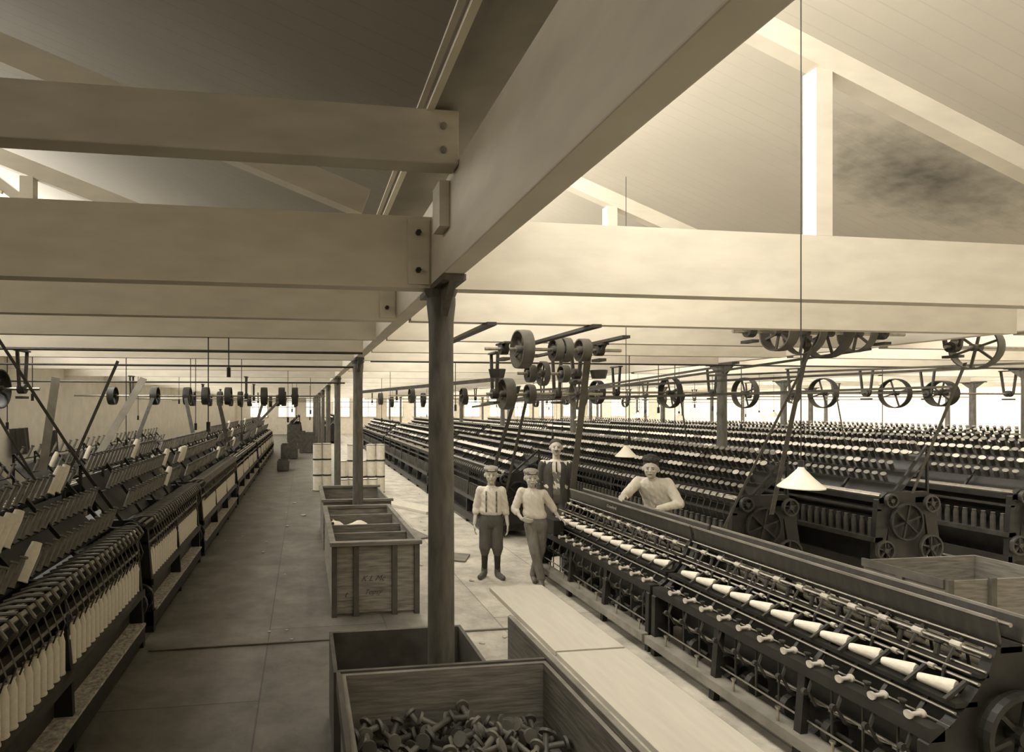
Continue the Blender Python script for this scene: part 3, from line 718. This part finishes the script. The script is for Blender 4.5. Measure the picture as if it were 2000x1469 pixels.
def hand(mb,w,d,n,th,s,curl=.5):
    w=V(w); d=V(d).normalized(); th=V(th); th=(th-d*th.dot(d)).normalized(); n=V(n); n=(n-d*n.dot(d)-th*n.dot(th)).normalized()
    offs=[.028,.009,-.010,-.028]; Ls=[.070,.080,.074,.058]
    for o_,L in zip(offs,Ls):
        k=w+d*(.085*s)+th*(o_*s)
        mb.cap(w+d*(.01*s)+th*(o_*.6*s),k,.0135*s,.0115*s,8)
        p=k; a=curl*.5
        for i,fr in enumerate((.45,.32,.23)):
            dd=d*math.cos(a)+n*math.sin(a); q=p+dd*(L*fr*s)
            mb.cap(p,q,(.0095-.001*i)*s,(.0088-.001*i)*s,8); p=q; a+=curl*.75
    p=w+d*.02*s+th*.024*s; q=p+(d*.7+th*.75+n*.2).normalized()*.04*s; r=q+(d*.95+th*.25+n*.3).normalized()*.032*s
    mb.cap(p,q,.014*s,.0115*s,8); mb.cap(q,r,.0105*s,.0085*s,8)
def person(loc,rz,H,pose,label,kid,bottom,shirtm=SHIRT,jacket=False,hairm=HAIRM,curly=False,sleeves='rolled',headrot=0,vox=.0055,cap=False,braces=False):
    R=root('person',loc,label,'person'); R.rotation_euler=(0,0,rz)
    hr=(.077 if kid else .070)*H
    W=.90 if kid else 1.0
    J=dict(hipL=(.048,0,.50),hipR=(-.048,0,.50),kneL=(.055,-.01,.275),kneR=(-.055,-.01,.275),ankL=(.058,.01,.05),ankR=(-.058,.01,.05),
      shL=(.105*W,0,.785),shR=(-.105*W,0,.785),elL=(.135,.01,.62),elR=(-.135,.01,.62),wrL=(.142,-.03,.475),wrR=(-.142,-.03,.475),
      pel=(0,0,.52),wai=(0,0,.60),che=(0,0,.72),nek=(0,.0,.82),hed=(0,-.012,1-hr/H*.98),
      hdL=((0,-.1,-1),(-1,0,0),(0,-1,0)),hdR=((0,-.1,-1),(1,0,0),(0,-1,0)),toeL=(.02,-.12),toeR=(-.02,-.12))
    J.update(pose)
    g=lambda k: V(J[k])*H
    nom=[(.52,'pel'),(.60,'wai'),(.72,'che'),(.82,'nek')]
    def ctr(z):
        if z<=.52: return V(J['pel'])+V((0,0,z-.52))
        for (a,ka),(b_,kb) in zip(nom[:-1],nom[1:]):
            if z<=b_:
                f=(z-a)/(b_-a); return V(J[ka]).lerp(V(J[kb]),f)
        return V(J['nek'])+V((0,0,z-.82))
    def rings(prof,gap=False):
        out=[]
        for p in prof:
            c=ctr(p[0]); r=(c.x*H,c.y*H,c.z*H,p[1]*H*(W if p[0]>.6 else 1),p[2]*H)
            out.append(r+((p[3],) if gap else ()))
        return out
    s=H/1.72
    b=MB()
    b.loft(rings([(.47,.075,.055),(.52,.088,.062),(.60,.074,.055),(.68,.086,.060),(.75,.094,.060),(.79,.080,.050),(.82,.04,.035)]))
    b.cap(g('shL'),g('shR'),.030*H,.030*H); b.cap(g('nek')+V((0,0,-.03*H)),g('hed')+V((0,.015*H,-.03*H)),.032*H,.029*H)
    for S in 'LR':
        b.cap(g('hip'+S),g('kne'+S),.046*H,.032*H); b.cap(g('kne'+S),g('ank'+S),.031*H,.021*H)
        b.cap(g('sh'+S),g('el'+S),.029*H,.0215*H); b.cap(g('el'+S),g('wr'+S),.0215*H,.0145*H)
        d,n,t=J['hd'+S]; hand(b,g('wr'+S)+V(d).normalized()*.005*H,d,n,t,s*1.02,.45)
        a=g('ank'+S); tx,ty=J['toe'+S]; b.cap(a+V((0,.01,-.025*H)),a+V((tx*H,ty*H,-.032*H)),.024*H,.016*H)
    HR=Matrix.Rotation(headrot,3,'Z'); hc=g('hed')
    h=lambda x,y,z: hc+HR@(V((x,y,z))*hr)
    b.ell(h(0,.08,.16),(.72*hr,.86*hr,.82*hr),18,12,HR); b.ell(h(0,-.22,-.2),(.58*hr,.60*hr,.76*hr),18,12,HR)
    b.cap(h(0,-.5,-.74),h(0,-.45,-.7),.22*hr,.25*hr,10)
    b.cap(h(-.25,-.66,.22),h(.25,-.66,.22),.11*hr,.11*hr,8)
    b.cap(h(0,-.80,.1),h(0,-.96,-.2),.07*hr,.11*hr,8)
    b.cap(h(-.33,-.62,-.2),h(-.3,-.6,-.25),.17*hr,.17*hr,8); b.cap(h(.33,-.62,-.2),h(.3,-.6,-.25),.17*hr,.17*hr,8)
    for sg in (-1,1): b.ell(h(sg*.74,.05,-.05),(.1*hr,.17*hr,.24*hr),10,8,HR)
    b.cap(h(-.12,-.80,-.46),h(.12,-.80,-.46),.07*hr,.07*hr,8)
    addpart('body',remesh(b,vox,2),SKIN,R)
    for sg in (-1,1): addpart('eye',raw(MB().ell(h(sg*.27,-.765,.03),(.085*hr,.06*hr,.042*hr),10,8,HR)),DARK,R)
    for sg in (-1,1): addpart('eyebrow',raw(MB().cap(h(sg*.14,-.79,.2),h(sg*.38,-.71,.21),.022*hr,.018*hr,6)),HAIRM,R)
    addpart('mouth',raw(MB().ell(h(0,-.86,-.46),(.17*hr,.05*hr,.035*hr),10,8,HR)),LIP,R)
    e=MB(); e.ell(h(0,.20,.42),(.77*hr,.84*hr,.70*hr),18,12,HR); e.ell(h(0,.36,.0),(.72*hr,.70*hr,.66*hr),16,10,HR)
    if kid:
        for i in range(7): e.cap(h(-.5+i*.165,-.55,.72),h(-.55+i*.18,-.72+abs(i-3)*.05,.42),.12*hr,.06*hr,8)
    if curly:
        for i in range(110):
            th=random.uniform(0,6.28); ph=random.uniform(0,1.3)
            p=h(.84*math.sin(ph)*math.cos(th),.18+.84*math.sin(ph)*math.sin(th),.60+.74*math.cos(ph))
            e.ell(p,(random.uniform(.12,.24)*hr,)*3,8,6)
    addpart('hair',remesh(e,.007,1),hairm,R)
    if cap:
        e=MB(); e.ell(h(0,.12,.76),(.88*hr,.96*hr,.32*hr),18,10,HR@Matrix.Rotation(.12,3,'X')); e.ell(h(0,.1,.58),(.80*hr,.88*hr,.24*hr),18,10,HR)
        e.ell(h(0,-.80,.60),(.46*hr,.24*hr,.05*hr),16,8,HR@Matrix.Rotation(.2,3,'X'))
        addpart('flat_cap',remesh(e,.006,2),CAPM,R)
    t=MB(); t.loft(rings([(.455,.070,.055),(.48,.092,.066),(.53,.096,.070),(.57,.088,.065),(.60,.082,.062)]))
    for S in 'LR':
        k=g('kne'+S); a=g('ank'+S)
        if bottom=='knickers':
            t.cap(g('hip'+S),k,.058*H,.053*H,14); t.cap(k,k+(a-k)*.22,.054*H,.040*H,14)
        else:
            t.cap(g('hip'+S),k,.057*H,.047*H,14); t.cap(k,a+(a-k)*-.02,.045*H,.037*H,14)
    addpart('trousers',remesh(t,.008,4),TROU if bottom=='knickers' or jacket else TROU2,R)
    if bottom=='knickers':
        t=MB()
        for S in 'LR':
            k=g('kne'+S); a=g('ank'+S); t.cap(k+(a-k)*.15,a,.033*H,.024*H,12)
        addpart('stockings',remesh(t,.008,2),STOCK,R)
    for S in 'LR':
        t=MB()
        a=g('ank'+S); tx,ty=J['toe'+S]
        t.cap(a+V((0,.0,.045*H)),a+V((0,.004,-.015*H)),.028*H,.029*H,12); t.cap(a+V((0,.018,-.022*H)),a+V((tx*H,ty*H,-.027*H)),.027*H,.022*H,12)
        t.cap(a+V((0,.02,-.04*H)),a+V((tx*H*.95,ty*H*.95,-.04*H)),.021*H,.019*H,10)
        bo=remesh(t,.007,2)
        for v in bo.vertices: v.co.z=max(v.co.z,0.002)
        addpart('boot',bo,BOOT,R)
    t=MB(); t.loft(rings([(.565,.080,.060),(.575,.098,.072),(.60,.103,.076),(.65,.100,.073),(.70,.103,.072),(.75,.106,.069),(.785,.096,.058),(.805,.070,.046),(.825,.042,.038)]))
    t.cap(g('shL'),g('shR'),.034*H,.034*H)
    for S in 'LR':
        el=g('el'+S); w=g('wr'+S)
        t.cap(g('sh'+S),el,.039*H,.035*H,12)
        if sleeves=='rolled': t.cap(el,el+(w-el)*.3,.035*H,.031*H,12)
        else: t.cap(el,el+(w-el)*.93,.034*H,.023*H,12)
    sh=remesh(t,.007,5)
    for v in sh.vertices:
        c=v.co; v.co=c+V((math.sin(c.z*90+c.x*40),math.sin(c.z*80+c.x*70)+.8*math.sin(c.x*140+c.z*35),0))*.0017
    addpart('shirt',sh,shirtm,R)
    addpart('collar',raw(MB().lathe(g('nek')+V((0,0,-.012*H)),(0,0,1),[(0,.043*H),(.022*H,.037*H),(.022*H,.033*H),(0,.038*H)],16,closed=True)),shirtm,R)
    if braces:
        for sg in (-1,1):
            pts=[]
            for zz2,rr2 in ((.60,.0775),(.65,.0750),(.70,.0740),(.75,.0710),(.785,.0625)):
                c=ctr(zz2); pts.append(((c.x+sg*.045)*H,(c.y-rr2*.93)*H,c.z*H))
            mbb=MB()
            for p0,p1 in zip(pts[:-1],pts[1:]): mbb.obox(p0,p1,.014*H,.004*H,side=(1,0,0))
            addpart('brace',raw(mbb),TROU2,R)
    if jacket:
        t=MB(); t.coat(rings([(.44,.110,.082,.40),(.50,.108,.082,.34),(.58,.102,.080,.28),(.65,.108,.082,.26),(.72,.116,.082,.30),(.76,.112,.076,.34),(.79,.094,.064,.42),(.812,.062,.052,.5)],True))
        for S in 'LR':
            el=g('el'+S); w=g('wr'+S); t.cap(g('sh'+S)+V((0,0,-.004*H)),el,.042*H,.036*H,12); t.cap(el,el+(w-el)*.95,.035*H,.029*H,12)
        addpart('jacket',remesh(t,.007,3),JACK,R)
        t=MB().loft(rings([(.53,.080,.070),(.56,.090,.075),(.62,.090,.074),(.70,.094,.074),(.735,.080,.070)]))
        addpart('waistcoat',remesh(t,.008,3),TROU2,R)
        addpart('necktie',raw(MB().obox(g('nek')+V((0,-.042*H,-.012*H)),g('che')+V((0,-.078*H,.01*H)),.020*H,.010*H)),DARK,R)
        addpart('moustache',raw(MB().cap(h(-.22,-.84,-.36),h(0,-.92,-.30),.045*hr,.07*hr,8).cap(h(.22,-.84,-.36),h(0,-.92,-.30),.045*hr,.07*hr,8)),DARK,R)
    return R,J
person((2.40,7.02,0),-.28,1.43,dict(elL=(.128,.02,.625),elR=(-.13,.02,.625),wrL=(.145,-.03,.485),wrR=(-.148,-.03,.485),toeL=(.045,-.10),toeR=(-.045,-.10)),
  'boy in white shirt and dark knee breeches standing upright',True,'knickers',hairm=HAIRL,cap=True,braces=True)
person((2.87,6.72,0),-.30,1.43,dict(pel=(.01,0,.52),hipL=(.055,0,.505),hipR=(-.040,0,.505),kneL=(.045,.03,.28),ankL=(-.005,.07,.05),kneR=(-.005,-.05,.28),ankR=(.05,-.03,.05),
   wai=(-.005,0,.60),che=(-.02,0,.72),nek=(-.028,0,.82),shL=(.070,0,.78),shR=(-.115,0,.795),hed=(-.035,-.015,.918),
   elL=(.145,.02,.67),wrL=(.195,-.005,.585),hdL=((.5,-.4,-.35),(0,0,-1),(0,-1,0)),elR=(-.175,.0,.64),wrR=(-.12,-.075,.57),hdR=((.9,-.25,-.2),(0,.8,-.5),(0,-.3,1)),
   toeL=(.0,-.10),toeR=(-.01,-.11)),
  'boy in white shirt leaning, legs crossed, hand on machine',True,'long',hairm=HAIRL,headrot=.1,cap=True)
solo('machine_guard_box',MB().box(3.07,6.62,.61,3.2,6.98,.79),IRON,'small iron guard box on machine corner','guard')
person((3.70,7.9,0),-.40,1.72,dict(),'man with moustache in dark jacket and waistcoat standing upright',False,'long',jacket=True,sleeves='long')
person((4.37,6.46,0),-.62,1.66,dict(che=(-.03,-.07,.705),wai=(0,-.02,.60),nek=(-.04,-.11,.80),shL=(.06,-.08,.77),shR=(-.135,-.08,.77),hed=(-.05,-.145,.875),
   elR=(-.205,-.215,.69),wrR=(-.215,-.355,.70),hdR=((-.1,-.9,-.1),(0,0,-1),(1,0,0)),elL=(.135,-.13,.63),wrL=(.0,-.235,.60),hdL=((-.5,-.8,-.1),(0,0,-1),(-.6,.2,0))),
  'young man with curly hair in white shirt leaning on machine',False,'long',curly=True,sleeves='long')

# ---------------- light ----------------
w=bpy.data.worlds.new('World'); SC.world=w; w.use_nodes=True
w.node_tree.nodes['Background'].inputs[0].default_value=(1,.95,.84,1); w.node_tree.nodes['Background'].inputs[1].default_value=.6
def area(name,x,ya,yb,z,power,ang,size=1.5):
    l=bpy.data.lights.new(name,'AREA'); l.shape='RECTANGLE'; l.size=size; l.size_y=yb-ya; l.energy=power; l.color=(1,.96,.88)
    o=bpy.data.objects.new(name,l); COL.objects.link(o); o.location=(x,(ya+yb)/2,z); o.rotation_euler=(0,ang,0); return o
for k in range(0,5):
    area('skylight_daylight',-4.6+6*(k+1),-1.2,45,CH+2.6,1950 if k==0 else 2600,math.radians(-64))
area('skylight_daylight',-4.6,5,45,CH+2.5,1500,math.radians(-64))

cam=bpy.data.cameras.new('cam'); co=bpy.data.objects.new('camera',cam); COL.objects.link(co)
co.location=(0,0,CH); co.rotation_euler=(math.pi/2,0,-TH)
cx,cyy,zz=ZOOM
cam.sensor_width=36; cam.lens=36*F/2000*zz; cam.shift_x=(cx-744)/2000*zz; cam.shift_y=(795-cyy)/2000*zz; cam.clip_start=.02; cam.clip_end=200
SC.camera=co
SC.view_settings.view_transform='Standard'
SC.view_settings.gamma=1.08
